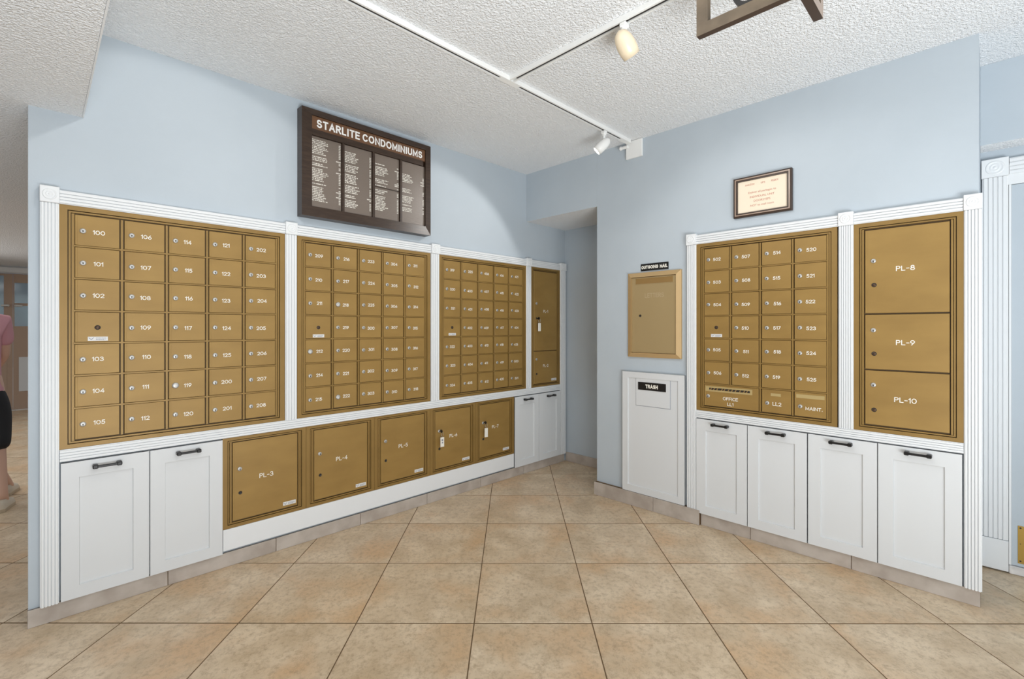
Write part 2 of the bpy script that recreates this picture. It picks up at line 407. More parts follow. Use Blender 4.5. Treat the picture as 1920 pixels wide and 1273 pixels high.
# left wall posts (p0, p1)
postsL = [(.008, .0665), (.9915, 1.0545), (1.985, 2.056), (2.970, 3.032), (3.4275, 3.507)]
pilaster('L', *postsL[0], .074, ZB0)
for a, b in postsL[1:4]: pilaster('L', a, b, FB, ZB0, 4)
pilaster('L', *postsL[4], .074, ZB0, 3)
for k, (a, b) in enumerate(postsL): rosette('L', a - .001, b + (.001 if k < 4 else 0), ZB0 + .0005, ZB1)
for (a, b), (c, d) in zip(postsL, postsL[1:]): rail('L', b + .0015, c - .0015, ZR0, ZR1)
rail('L', .068, 3.426, .6735, .7255, 4)
bm = bmesh.new(); bx(bm, .683, 2.822, -.004, WD - .0005, .086, .1965, bev=.001); trim('L', bm, 0, 0)
# right wall (p = -y)
postsR = [(-1.381, -1.3195), (-.5585, -.4945), (-.0825, -.0235)]
pilaster('R', *postsR[0], .074, ZB0); pilaster('R', *postsR[1], FB, ZB0, 6); pilaster('R', *postsR[2], .074, ZB0, 5)
for a, b in postsR: rosette('R', a - .001, b + .001, ZB0 + .0005, ZB1)
for (a, b), (c, d) in zip(postsR, postsR[1:]): rail('R', b + .0015, c - .0015, ZR0, ZR1)
rail('R', postsR[0][1] + .001, postsR[2][0] - .001, .6785, .7255, 4)

# ------------------------------------------------------------------ tile baseboards
def baseboard(name, side, joints, h, front, back=WD - .0005):
    loc, rot = place(side, 0, 0)
    bm = bmesh.new(); bx(bm, joints[0] + .001, joints[-1] - .001, front + .004, back, 0.0005, h - .003)
    root = struct(obj(name, bm, M['grout'], None, loc, rot))
    for a, b in zip(joints, joints[1:]):
        bm = bmesh.new(); w = b - a - .003
        bx(bm, -w / 2, w / 2, front, front + .0075, 0.0005, h, bev=.001)
        obj('base_tile', bm, M['base_tile'], root, ((a + b) / 2, 0, 0))
baseboard('baseboard_left', 'L', [-.030, .449, .945, 1.45, 1.956, 2.459, 2.944, 3.495], .0735, 0.0)
baseboard('baseboard_right', 'R', [-1.2935, -.997, -.505, -.028], .0735, 0.0)
baseboard('baseboard_middle', 'R', [-2.098, -1.614, -1.2945], .0945, -.020)
bm = bmesh.new(); bx(bm, X_BACK - .012, X_BACK - .0005, 2.098, DL - .001, .0005, .085, bev=.001)
struct(obj('baseboard_back', bm, M['base_tile']))

# ------------------------------------------------------------------ mailbox units
def lock_bm(r, d=.006, mi_slot=1):
    bm = bmesh.new()
    mt = Matrix.Rotation(PI / 2, 4, 'X')
    lathe(bm, [(r, 0), (r, d * .55), (r * .86, d * .9), (r * .55, d), (0, d)], mt, 14)
    bx(bm, -r * .14, r * .14, -d - .0006, -d + .001, -r * .62, r * .10, mi_slot)
    cyl(bm, (0, -d, -.02 * r), r * .25, .0016, 'y', 10, mi_slot)
    return bm
LOCK = mesh('lock', lock_bm(.0112), [M['chrome'], M['keyhole']])
LOCK_BIG = mesh('lock', lock_bm(.0145, .009), [M['chrome'], M['sticker']])
def ring_lock():
    bm = bmesh.new(); mt = Matrix.Rotation(PI / 2, 4, 'X'); r = .0105
    lathe(bm, [(r, 0), (r, .002), (r * .72, .0022), (r * .66, .0008)], mt, 16, 1)
    lathe(bm, [(r * .66, .0008), (r * .5, .0018), (0, .0018)], mt, 16, 0)
    bx(bm, -r * .4, r * .4, -.0026, -.001, -r * .08, r * .08, 1)
    return bm
LOCK_RING = mesh('lock', ring_lock(), [M['oldlock'], M['keyhole']])
def hole_bm():
    bm = bmesh.new(); mt = Matrix.Rotation(PI / 2, 4, 'X'); r = .0095
    lathe(bm, [(r, 0), (r * .9, .0018), (r * .7, .0018), (r * .6, .0005), (0, .0005)], mt, 14, 0)
    return bm
LOCK_HOLE = mesh('lock', hole_bm(), [M['keyhole']])
def sticker_me(w, h):
    bm = bmesh.new(); bx(bm, -w / 2, w / 2, -.0008, 0, -h / 2, h / 2)
    cx = -w * .33
    for s in (-1, 1):
        prism(bm, [(cx, -h * .30), (cx + s * h * .50, h * .22), (cx + s * h * .50, h * .36), (cx, -h * .10)], -.0013, -.0007, 1)
    for zz, ww in ((.17, .46), (-.08, .50), (-.26, .36)):
        x = -w * .10
        while x < -w * .10 + w * ww:
            l = random.uniform(.04, .10) * w
            bx(bm, x, x + l, -.0012, -.0007, zz * h - h * .05, zz * h + h * .05, 1); x += l + .015 * w
    return mesh('maker_sticker', bm, [M['sticker'], M['sticker_ink']])
STICK = sticker_me(.068, .018); STICK_L = sticker_me(.070, .020)
PITCH_X, PITCH_Z, DW, DH = .1684, .1415, .1505, .1325
def door_panel(w, h, flange=True):
    """sheet-metal door, origin at its centre; fronts at y = 0"""
    bm = bmesh.new(); bx(bm, -w / 2, w / 2, 0, .007, -h / 2, h / 2, bev=.0012)
    if flange: bx(bm, -w / 2 + .001, -w / 2 + .0085, -.0016, .003, -h / 2 + .001, h / 2 - .001, bev=.0007)
    return bm
DOOR = mesh('mailbox_door', door_panel(DW, DH), M['bronze'])
DOOR2 = mesh('mailbox_door', door_panel(DW * 2 + .018, DH), M['bronze'])
def border_bm(w, h, bl, bt, bb, groove=.010):
    """bronze frame: broad mitred border, groove, thin lip; origin at the lower left corner"""
    bm = bmesh.new()
    def ring(x0, x1, z0, z1, t, y0, y1, tb=None, tt=None):
        tb = t if tb is None else tb; tt = t if tt is None else tt
        o = [(x0, z0), (x1, z0), (x1, z1), (x0, z1)]; i = [(x0 + t, z0 + tb), (x1 - t, z0 + tb), (x1 - t, z1 - tt), (x0 + t, z1 - tt)]
        for k in range(4):
            k2 = (k + 1) % 4
            pts = [o[k], o[k2], i[k2], i[k]]
            prism(bm, pts, y0, y1)
    g = .0035
    a = bl * .52; at = bt * .55; ab = bb * .55
    ring(0, w, 0, h, a, -.004, WD - .0005, ab, at)
    b = a + g; bt2 = at + g; bb2 = ab + g
    t = (bl - b - g) * .42
    ring(b, w - b, bb2, h - bt2, t, -.001, WD - .0005, min(t, (bb - bb2 - .001) * .8), min(t, (bt - bt2 - .001) * .8))
    b2 = b + t + g * .7
    t2 = bl - b2 - .0015
    return bm, ring, b2, t2
def grid_unit(name, label, side, p0, cols, numbers, group=None, specials=None):
    w = 2 * .049 + cols * PITCH_X - (PITCH_X - DW); h = FT - FB
    root = thing(name, label, 'mailbox', side, p0, FB, group)
    bl, bt, bb = .049, .036, .033
    bm, ring, b2, t2 = border_bm(w, h, bl, bt, bb)
    bx(bm, b2, b2 + t2, .0, WD - .0005, bb - .003, h - bt + .003)
    bx(bm, w - b2 - t2, w - b2, .0, WD - .0005, bb - .003, h - bt + .003)
    obj('frame', bm, M['bronze_frame'], root)
    bm = bmesh.new(); bx(bm, .012, w - .012, .010, WD - .0004, .008, h - .008)
    obj('back_panel', bm, M['groove'], root)
    bm = bmesh.new()
    for k in range(1, cols):
        x = bl + k * PITCH_X - (PITCH_X - DW) / 2
        z0 = bb + (PITCH_Z if (specials and k == 1) else 0)
        bx(bm, x - .0042, x + .0042, -.0015, .0098, z0, h - bt)
    for r in range(1, 7):
        z = h - bt - r * PITCH_Z + (PITCH_Z - DH) / 2
        bx(bm, bl - .004, w - bl + .004, -.0022, .0098, z - .0033, z + .0033)
    obj('divider_grid', bm, M['bronze_frame'], root)
    for c in range(cols):
        for r in range(7):
            s = numbers[c][r]
            if s is None: continue
            x = bl + c * PITCH_X + DW / 2; z = h - bt - r * PITCH_Z - DH / 2
            wide = s == 'OFFICE'
            if wide: x += PITCH_X / 2
            d = link('mailbox_door', DOOR2 if wide else DOOR, root, (x + random.uniform(-.0004, .0004), random.uniform(0, .0006), z))
            if s == '*':
                link('lock', LOCK_RING, d, (.0, 0, -.002)); link('maker_sticker', STICK, d, (.001, 0, -.052))
                continue
            dx, dz = random.uniform(-.003, .003), random.uniform(-.003, .003)
            big = s in ('119', '212', '218', '222')
            lz = -.002 + random.uniform(-.002, .002)
            if wide:
                link('lock', LOCK, d, (-.135, 0, -.006))
                link('box_number', stroke_mesh('OFFICE', .0195, M['letter'], .15), d, (.0, -.0006, -.013))
                link('box_number', stroke_mesh('LL1', .0195, M['letter'], .15), d, (.0, -.0006, -.045))
                bm = bmesh.new(); bx(bm, -.152, .125, -.0009, 0, .024, .056); obj('tape_strip', bm, M['tape'], d)
                bm = bmesh.new(); bx(bm, -.128, .112, -.0013, .0, .034, .047); obj('mail_slot', bm, M['keyhole'], d)
                bm = bmesh.new()
                for q in range(11): 
                    xx = -.125 + q * .0215 + random.uniform(-.004, .004)
                    prism(bm, [(xx, .0345), (xx + .008, .0345), (xx + .013, .0465), (xx + .009, .0465)], -.0017, -.0012)
                obj('mail_edge', bm, M['slotdark'], d)
            elif s in ('LL2', 'MAINT.'):
                link('lock', LOCK, d, (-.047, 0, -.012))
                link('box_number', stroke_mesh(s, .0205 if s == 'LL2' else .0185, M['letter'], .15), d, (.004 if s == 'LL2' else .019, -.0006, -.014 if s == 'LL2' else -.02))
                bm = bmesh.new()
                if s == 'LL2': bx(bm, -.028, .024, -.0009, 0, .030, .046)
                else: bx(bm, -.068, .068, -.0009, 0, .034, .054)
                obj('tape_strip', bm, M['tape'], d)
            else:
                link('lock', LOCK_BIG if big else LOCK, d, (-.049, 0, lz))
                link('box_number', stroke_mesh(s, .0192, M['letter'], .155), d, (.004 + dx, -.0006, lz - .001 + dz))
    return root
def seq(*a):
    out = []
    for v in a:
        if isinstance(v, tuple): out += [str(k) for k in range(v[0], v[1] + 1)]
        else: out.append(v)
    return out
grid_unit('mailbox_unit', 'bronze 35-door mailbox panel numbered 100 to 208 above the large left cabinet', 'L', .067, 5,
          [seq((100, 102), '*', (103, 105)), seq((106, 112)), seq((114, 120)), seq((121, 125), (200, 201)), seq((202, 208))], 'mailbox panels with small numbered doors')
grid_unit('mailbox_unit', 'bronze 35-door mailbox panel numbered 209 to 318 under the dark directory board', 'L', 1.0575, 5,
          [seq((209, 211), '*', '212', (214, 215)), seq((216, 222)), seq((223, 225), (300, 303)), seq((304, 310)), seq((311, 312), (314, 318))], 'mailbox panels with small numbered doors')
grid_unit('mailbox_unit', 'bronze 35-door mailbox panel numbered 319 to 501 beside the tall narrow locker', 'L', 2.0535, 5,
          [seq((319, 321), '*', (322, 324)), seq('325', (400, 405)), seq((406, 412)), seq((414, 420)), seq((421, 425), (500, 501))], 'mailbox panels with small numbered doors')
grid_unit('mailbox_unit', 'bronze mailbox panel on the right wall with an OFFICE slot door and MAINT. door', 'R', -1.3195, 4,
          [seq((502, 504), '*', (505, 506), 'OFFICE'), seq((507, 512), None), seq((514, 519), 'LL2'), seq((520, 525), 'MAINT.')], 'mailbox panels with small numbered doors', True)

# ------------------------------------------------------------------ parcel lockers
def locker(label, side, p0, p1, z0, z1, doors, bl=.044, bt=.027, bb=.030, group=None):
    w, h = p1 - p0, z1 - z0
    root = thing('parcel_locker', label, 'locker', side, p0, z0, group)
    bm, ring, b2, t2 = border_bm(w, h, bl, bt, bb)
    bx(bm, b2, b2 + t2, -.002, WD - .0005, bb - .004, h - bt + .004); bx(bm, w - b2 - t2, w - b2, -.002, WD - .0005, bb - .004, h - bt + .004)
    obj('frame', bm, M['bronze_frame'], root)
    bm = bmesh.new(); bx(bm, .010, w - .010, .010, WD - .0004, .008, h - .008); obj('back_panel', bm, M['groove'], root)
    for a, b, txt, lz, hz, tz, stick in doors:          # heights above the unit's base
        dw, dh = w - 2 * bl - .006, b - a - .005
        d = obj('locker_door', door_panel(dw, dh), M['bronze'], root, (w / 2, 0, (a + b) / 2))
        zc = (a + b) / 2
        if lz is not None: link('lock', LOCK, d, (-dw / 2 + .034 if dw < .35 else -dw / 2 + .037, 0, lz - zc))
        if hz is not None: link('lock', LOCK_HOLE if txt in ('PL-1', 'PL-2', 'PL-3', 'PL-4', 'PL-5', 'PL-6', 'PL-7') else LOCK_RING, d, (-dw / 2 + .037, 0, hz - zc))
        link('box_number', stroke_mesh(txt, .0245, M['letter'], .14), d, (.0, -.0006, tz - zc))
        if stick: link('maker_sticker', STICK_L, d, (dw / 2 - .044, 0, -dh / 2 + .024))
    return root
edges = [.680, 1.108, 1.544, 1.9775, 2.400, 2.8245]
lab = ['low bronze parcel locker marked PL-3, beside the large left white cabinet', 'low bronze parcel locker marked PL-4, second of the low row',
       'low bronze parcel locker marked PL-5, in the middle of the low row', 'low bronze parcel locker marked PL-6 with a grey key tag on its lock',
       'low bronze parcel locker marked PL-7, at the inner end beside the narrow cabinet']
for k in range(5):
    z0, z1 = .198, .672; h = z1 - z0
    tz = {0: .243, 1: .250, 2: .252, 3: .253, 4: .256}[k]
    locker(lab[k], 'L', edges[k] + .0008, edges[k + 1] - .0008, z0, z1, [(.030, h - .027, 'PL-%d' % (3 + k), .302, .174, tz, True)], group='parcel lockers of the low row')
hh = FT - FB
locker('tall narrow bronze locker with doors PL-1 and PL-2 by the alcove', 'L', 3.034, 3.426, FB, FT,
       [(.3165, hh - .030, 'PL-1', .735, .604, .668, False), (.026, .3145, 'PL-2', .244, .116, .182, True)], bl=.036, bt=.028, bb=.025)
locker('bronze locker of three big doors PL-8, PL-9 and PL-10 on the right wall', 'R', -.494, -.083, FB, FT,
       [(.5935, hh - .036, 'PL-8', .858, .737, .812, False), (.3125, .5905, 'PL-9', .510, .392, .450, False), (.033, .3095, 'PL-10', .235, .110, .170, False)], bl=.044, bt=.036, bb=.033)
# keys with tags hanging from three locks
def key_tag(label, p, z, ink=False, tilt=0.0):
    root = thing('key_with_tag', label, 'key', 'L', p, z, 'keys left in the parcel lockers')
    bm = bmesh.new()
    bx(bm, -.0016, .0016, -.020, -.0068, -.005, .004); cyl(bm, (0, -.026, 0), .0115, .003, 'x', 14)
    obj('key', bm, M['black'], root)
    bm = bmesh.new()
    tube(bm, [(.003, -.030 + .012 * math.sin(t), -.020 + .018 * math.cos(t)) for t in [2 * PI * k / 16 for k in range(16)]], .0012, 6, True)
    obj('key_ring', bm, M['chrome'], root)
    bm = bmesh.new(); bx(bm, -.014, .018, -.034, -.029, -.112, -.042, 0, bev=.0012)
    if ink:
        bx(bm, -.006, .008, -.0345, -.0338, -.068, -.056, 1); bx(bm, -.003, .007, -.0345, -.0338, -.086, -.076, 1)
    obj('tag', bm, [M['tag'], M['sticker_ink']], root)
key_tag('black key with grey-inked white tag hanging from locker PL-6', 2.062, .503, True)
key_tag('black key with blank white tag hanging from locker PL-7', 2.486, .505)
key_tag('black key with white tag hanging from the tall narrow locker', 3.110, 1.330)

# ------------------------------------------------------------------ white base cabinets
def shaker(w, h, inset_x=.058, inset_t=.068, inset_b=.054):
    """shaker door, origin at its lower left; frame proud of a recessed panel with a tiny chamfer"""
    bm = bmesh.new(); y0, y1 = -.014, .0
    bx(bm, 0, w, -.0065, .004, 0, h)
    o = [(0, 0), (w, 0), (w, h), (0, h)]
    i = [(inset_x, inset_b), (w - inset_x, inset_b), (w - inset_x, h - inset_t), (inset_x, h - inset_t)]
    i2 = [(inset_x + .002, inset_b + .002), (w - inset_x - .002, inset_b + .002), (w - inset_x - .002, h - inset_t - .002), (inset_x + .002, h - inset_t - .002)]
    vo = [bm.verts.new((x, y0, z)) for x, z in o]; vb = [bm.verts.new((x, y1, z)) for x, z in o]
    vi = [bm.verts.new((x, y0, z)) for x, z in i]; vj = [bm.verts.new((x, -.0062, z)) for x, z in i2]
    for k in range(4):
        k2 = (k + 1) % 4
        bm.faces.new((vo[k], vo[k2], vi[k2], vi[k])); bm.faces.new((vi[k], vi[k2], vj[k2], vj[k])); bm.faces.new((vo[k2], vo[k], vb[k], vb[k2]))
    return bm
def handle_bm(w=.100):
    bm = bmesh.new()
    bx(bm, -w / 2 + .004, w / 2 - .004, -.046, -.036, -.0055, .0055, bev=.0022)
    for s in (-1, 1):
        x = s * (w / 2 - .009)
        bx(bm, x - .0095, x + .0095, -.048, -.0145, -.0085, .0085, bev=.003)
    return bm
HANDLE = mesh('handle', handle_bm(), M['black'])
def cabinet(label, side, p_edges, z0, z1, hz, group, hx=None):
    root = thing('base_cabinet', label, 'cabinet', side, p_edges[0], z0, group)
    w = p_edges[-1] - p_edges[0]
    bm = bmesh.new(); bx(bm, .004, w - .004, .0045, WD - .0005, .004, z1 - z0 - .003); obj('body', bm, M['white'], root)
    for k, (a, b) in enumerate(zip(p_edges, p_edges[1:])):
        dw = b - a - .0045
        d = obj('door', shaker(dw, z1 - z0 - .004), M['white'], root, (a - p_edges[0] + .002, 0, .001))
        link('handle', HANDLE, d, (dw / 2 + (hx[k] if hx else 0), 0, hz - z0))
cg = 'white shaker base cabinets'
cabinet('white two-door shaker cabinet at the outer left under doors 100 to 120', 'L', [.0695, .376, .681], .0755, .670, .637, cg)
cabinet('narrow white two-door shaker cabinet by the alcove under the tall locker', 'L', [2.826, 3.126, 3.4255], .0755, .670, .637, cg)
cabinet('white two-door shaker cabinet right of the trash panel, under the OFFICE mailboxes', 'R', [-1.3175, -1.009, -.700], .0765, .676, .648, cg)
cabinet('white two-door shaker cabinet on the right wall under doors PL-8 to PL-10', 'R', [-.6985, -.394, -.0855], .0765, .676, .648, cg)

# ------------------------------------------------------------------ trash panel, outgoing mail, signs
root = thing('trash_cabinet', 'white trash panel with a flap and black TRASH plate on the right wall', 'cabinet', 'R', -1.855, .0965)
w, h = .460, .842
d = obj('front_panel', shaker(w, h, .043, .040, .046), M['white'], root)
bm = bmesh.new(); bx(bm, .003, w - .003, .0045, WD - .0005, .003, h - .003); obj('body', bm, M['white'], root)
bm = bmesh.new(); bx(bm, .1027, .3623, -.0074, -.0066, .6095, .8053)
obj('flap_gap_shade', bm, M['sticker_ink'], root)  # dark sheet behind the flap paints the shaded gap around it
bm = bmesh.new(); bx(bm, .1055, .3595, -.010, -.0073, .6125, .8025, bev=.0008); fl = obj('flap', bm, M['white'], root)
bm = bmesh.new(); bx(bm, .124, .331, -.0125, -.0101, .722, .776); obj('sign_plate', bm, M['black'], fl)
link('lettering', stroke_mesh('TRASH', .0265, M['letter'], .26, .36, 1.0, .088), fl, (.2275, -.0129, .749))

root = thing('mail_drop_box', 'champagne metal mail drop with a slot, in a pale frame under the OUTGOING MAIL plate', 'mailbox', 'R', -1.820, 1.043)
w, h = .396, .589
bm = bmesh.new()
def bevel_frame(bm, w, h, t, yb, yo, yi, mi=0):
    o = [(0, 0), (w, 0), (w, h), (0, h)]; i = [(t, t), (w - t, t), (w - t, h - t), (t, h - t)]
    vb = [bm.verts.new((x, yb, z)) for x, z in o]; vo = [bm.verts.new((x, yo, z)) for x, z in o]
    vi = [bm.verts.new((x, yi, z)) for x, z in i]; vk = [bm.verts.new((x, yb, z)) for x, z in i]
    for k in range(4):
        k2 = (k + 1) % 4
        for q in ((vb[k], vb[k2], vo[k2], vo[k]), (vo[k], vo[k2], vi[k2], vi[k]), (vi[k], vi[k2], vk[k2], vk[k]), (vk[k], vk[k2], vb[k2], vb[k])):
            bm.faces.new(q).material_index = mi
bevel_frame(bm, w, h, .031, WD - .0005, .004, -.009)
obj('frame', bm, M['tan_frame'], root)
bm = bmesh.new(); bx(bm, .0325, w - .0325, .001, WD - .001, .0325, h - .0325, bev=.001); d = obj('door', bm, M['tan_metal'], root)
bm = bmesh.new(); bx(bm, .064, .340, .0002, .002, .510, .548)
obj('mail_slot', bm, M['slotdark'], d)
bm = bmesh.new(); bx(bm, .062, .342, -.0012, .001, .548, .551); bx(bm, .062, .342, -.0012, .001, .507, .510); bx(bm, .061, .064, -.0012, .001, .507, .551); bx(bm, .340, .343, -.0012, .001, .507, .551)
obj('slot_rim', bm, M['tan_metal'], d)
link('lock', LOCK_HOLE, d, (.098, .001, .289))
M['ghost'] = mat('worn_lettering', (.50, .385, .235), .5, .2)
link('lettering', stroke_mesh('LETTERS', .030, M['ghost'], .14, .22, .8), d, (.205, .0006, .428))

root = thing('sign_plate', 'black plate reading OUTGOING MAIL above the mail drop', 'sign', 'R', -1.7235, 1.643)
bm = bmesh.new(); bx(bm, 0, .205, .012, WD - .0005, 0, .049, bev=.0008); obj('plate', bm, M['black'], root)
link('lettering', stroke_mesh('OUTGOING MAIL', .0235, M['letter'], .24, .30, .86, .190), root, (.1025, .0114, .0245))

# directory board
root = thing('directory_board', 'dark framed directory board reading STARLITE CONDOMINIUMS above the mailboxes', 'sign', 'L', 1.066, 1.893)
w, h = .884, .622
DY = -.050
bm = bmesh.new()
t = .050
def frame4(bm, w, h, t, y0, y1, slope=.006):
    o = [(0, 0), (w, 0), (w, h), (0, h)]; i = [(.060, .060), (w - .038, .060), (w - .038, h - .032), (.060, h - .032)]
    vb = [bm.verts.new((x, y1, z)) for x, z in o]; vo = [bm.verts.new((x, y0, z)) for x, z in o]
    vi = [bm.verts.new((x, y0 + slope, z)) for x, z in i]; vk = [bm.verts.new((x, y1, z)) for x, z in i]
    for k in range(4):
        k2 = (k + 1) % 4
        for q in ((vb[k], vb[k2], vo[k2], vo[k]), (vo[k], vo[k2], vi[k2], vi[k]), (vi[k], vi[k2], vk[k2], vk[k]), (vk[k], vk[k2], vb[k2], vb[k])): bm.faces.new(q)
frame4(bm, w, h, .058, DY, WD - .0005)
obj('frame', bm, M['board_frame'], root)
bm = bmesh.new(); bx(bm, .03, w - .03, -.020, WD - .001, .03, h - .025); obj('back_panel', bm, M['board_frame'], root)
pz0, pz1 = 1.957 - 1.893, 2.367 - 1.893
px = [(1.127, 1.308), (1.326, 1.510), (1.529, 1.709), (1.729, 1.911)]
bm = bmesh.new()
for (a, b), (c, e) in zip(px, px[1:]): bx(bm, b - 1.066 + .002, c - 1.066 - .002, -.042, -.0205, pz0 - .006, pz1 + .004)
bx(bm, .058, w - .058, -.042, -.0205, pz1 + .002, 2.405 - 1.893 - .001)
bx(bm, .463, .643, -.0345, -.0205, .260, .265)
obj('divider_bars', bm, M['board_frame'], root)
bm = bmesh.new(); bx(bm, 1.127 - 1.066, 1.913 - 1.066, -.036, -.0205, 2.405 - 1.893, 2.482 - 1.893); hd = obj('header_panel', bm, M['header'], root)
for wd_, xa, xb in (('STARLITE', 1.161, 1.421), ('CONDOMINIUMS', 1.449, 1.884)):
    link('lettering', stroke_mesh(wd_, .0475, M['sign_white'], .20, .30, .8, xb - xa), hd, ((xa + xb) / 2 - 1.066, -.0366, 2.4435 - 1.893))
def name_rows(bm, x0, x1, z0, z1, rng, dens=.9):
    z = z1 - .018
    k = 0
    while z > z0 + .012:
        if rng.random() < dens:
            ln = rng.uniform(.30, .52) * (x1 - x0)
            x = x0 + .006
            while x < x0 + .006 + ln:
                wd_ = rng.uniform(.0016, .0034)
                hgt = rng.uniform(.0042, .0058)
                bx(bm, x, x + wd_, -.0308, -.0298, z, z + hgt); x += wd_ + rng.choice((.0009, .0009, .0012, .0045))
            wn = .011 if rng.random() < .92 else .028
            x = x1 - .004 - wn
            while x < x1 - .005:
                bx(bm, x, x + .0026, -.0308, -.0298, z, z + .0055); x += .0038
        z -= .0098
        k += 1
        if k % rng.choice((7, 9, 12)) == 0: z -= .010
rng = random.Random(3)
for k, (a, b) in enumerate(px):
    bm = bmesh.new(); bx(bm, a - 1.066, b - 1.066, -.0298, -.0205, pz0, pz1)
    pn = obj('letter_panel', bm, M['panel'], root)
    bm = bmesh.new(); name_rows(bm, a - 1.066, b - 1.066, pz0 + (.02 if k < 3 else .05), pz1 - (.004 + .022 * k), rng, (.95, .95, .92, .8)[k])
    o = obj('name_rows', bm, M['letter'], pn); o['kind'] = 'stuff'

# framed delivery notice
root = thing('framed_notice', 'small cream delivery notice in a dark frame on the upper right wall', 'sign', 'R', -1.091, 1.906)
w, h = .314, .236
bm = bmesh.new(); bevel_frame(bm, w, h, .009, WD - .0005, -.004, -.010); 
obj('frame', bm, M['wood_dark'], root)
bm = bmesh.new()
o_ = .0092
def ring2(bm, x0, z0, x1, z1, t, y0, y1):
    o = [(x0, z0), (x1, z0), (x1, z1), (x0, z1)]; i = [(x0 + t, z0 + t), (x1 - t, z0 + t), (x1 - t, z1 - t), (x0 + t, z1 - t)]
    for k in range(4):
        k2 = (k + 1) % 4; prism(bm, [o[k], o[k2], i[k2], i[k]], y0, y1)
ring2(bm, o_, o_, w - o_, h - o_, .006, -.0105, WD - .001)
M['frame_lite'] = mat('taupe_bead_lit_side', (.34, .24, .18), .3)
obj('frame_bead', bm, M['frame_lite'], root)
bm = bmesh.new(); ring2(bm, .0155, .0155, w - .0155, h - .0155, .0085, -.006, WD - .001)
obj('inner_frame', bm, M['wood_dark'], root)
bm = bmesh.new(); bx(bm, .0242, w - .0242, .002, WD - .001, .0242, h - .0242); pp = obj('paper', bm, M['paper'], root)
for s, sz, zz, sp in (('Deliver all packages to', .0165, .139, 1.0), ('INDIVIDUAL UNIT', .0165, .112, 1.0), ('DOORSTEPS', .0165, .087, 1.0), ('NOT to mail room', .0165, .061, 1.0)):
    link('lettering', text_mesh(s, sz, M['red_ink'], .0, spacing=sp, ext=.0002), pp, (w / 2, .0016, zz))

for s, xx in (('AMAZON', .090), ('UPS', .163), ('FEDEX', .225)):
    link('lettering', stroke_mesh(s, .0105, M['red_ink'], .14, .26, .8), pp, (xx, .0016, .187))
# ------------------------------------------------------------------ track lighting
def track_bm(l):
    bm = bmesh.new(); hw = .0175; z1 = 0; z0 = -.024
    bx(bm, 0, l, -hw, hw, z1 - .006, z1); bx(bm, 0, l, -hw, -hw + .009, z0, z1 - .006); bx(bm, 0, l, hw - .009, hw, z0, z1 - .006)
    return bm
def track(name, label, x, y, l, rz):
    o = bpy.data.objects.new(name, None); C.objects.link(o); o.location = (x, y, Z_CEIL - .0005); o.rotation_euler = (0, 0, rz)
    tag(o, label, 'track light', 'white ceiling lighting tracks')
    obj('channel', track_bm(l), M['lamp_white'], o)
    bm = bmesh.new(); bx(bm, .03, l - .03, -.0085, .0085, -.0185, -.0065); obj('conductor_strip', bm, M['keyhole'], o)
    return o
TY, TX = 1.797, 1.772
t1 = track('lighting_track', 'long white lighting track running across the ceiling to the right wall', .25, TY, 2.955 - .25, 0)
bm = bmesh.new(); bx(bm, TX - .25 - .07, TX - .25 + .07, -.019, .019, -.0255, -.0005); obj('tee_connector', bm, M['lamp_white'], t1)
bm = bmesh.new(); bx(bm, 2.60, 2.7045, -.018, .018, -.0252, -.0005); obj('end_feed', bm, M['lamp_white'], t1)
track('lighting_track', 'white lighting track branching off toward the viewer at the tee', TX, TY - .0195, .985, -PI / 2)
def track_head(label, x, y, aim, m, L_=.15, r=.046, lit=True, drop=.035):
    o = bpy.data.objects.new('track_spotlight', None); C.objects.link(o); o.location = (x, y, Z_CEIL - .026)
    tag(o, label, 'track light', 'spotlights on the tracks')
    bm = bmesh.new(); bx(bm, -.016, .016, -.015, .015, -.020, -.0002, bev=.003); cyl(bm, (0, 0, -.026), .014, .012, 'z', 14)
    obj('adapter', bm, M['lamp_white'], o)
    bm = bmesh.new(); cyl(bm, (0, 0, -.032 - drop / 2), .0075, drop, 'z', 12); obj('stem', bm, M['lamp_white'], o)
    d = Vector(aim).normalized()
    piv = Vector((0, 0, -.032 - drop - r * .55))
    q = d.to_track_quat('Z', 'Y').to_matrix().to_4x4()
    mt = Matrix.Translation(piv - d * L_ * .42) @ q
    bm = bmesh.new()
    lathe(bm, [(0, 0), (r * .38, .006), (r * .68, L_ * .14), (r * .90, L_ * .32), (r * .99, L_ * .55), (r * .98, L_ * .78), (r * .88, L_), (r * .84, L_), (r * .80, L_ * .80), (r * .3, L_ * .62), (0, L_ * .60)], mt, 24)
    hd_ = obj('lamp_head', bm, M[m], o)
    bm = bmesh.new(); lathe(bm, [(0, L_ * .86), (r * .70, L_ * .87), (r * .80, L_ * .93), (r * .80, L_ * .97), (0, L_ * 1.0)], mt, 20); obj('lamp_face', bm, M['bulb'] if lit else M['lamp_white'], hd_)
    return Vector(o.location) + piv + d * (L_ * .64 + .02)
a1 = Vector((-.42, .62, -.66))
p1 = track_head('white track spotlight glowing near the right wall corner', 2.65, TY, a1, 'lamp_white', .115, .034)
spot('track_spot_lamp', p1 + a1.normalized() * .06, p1 + a1, 16, 96, .22)
a2 = Vector((.75, -.15, -.80))
p2 = track_head('cream track spotlight hanging from the branch track', TX, 1.10, a2, 'cream', .116, .0415, True, .022)
spot('track_spot_lamp', p2 + a2.normalized() * .07, p2 + a2, 12, 110, .5)
spot('track_spot_lamp', (.50, TY - .03, 2.47), (.50, YL, 1.50), 11, 96, .13)
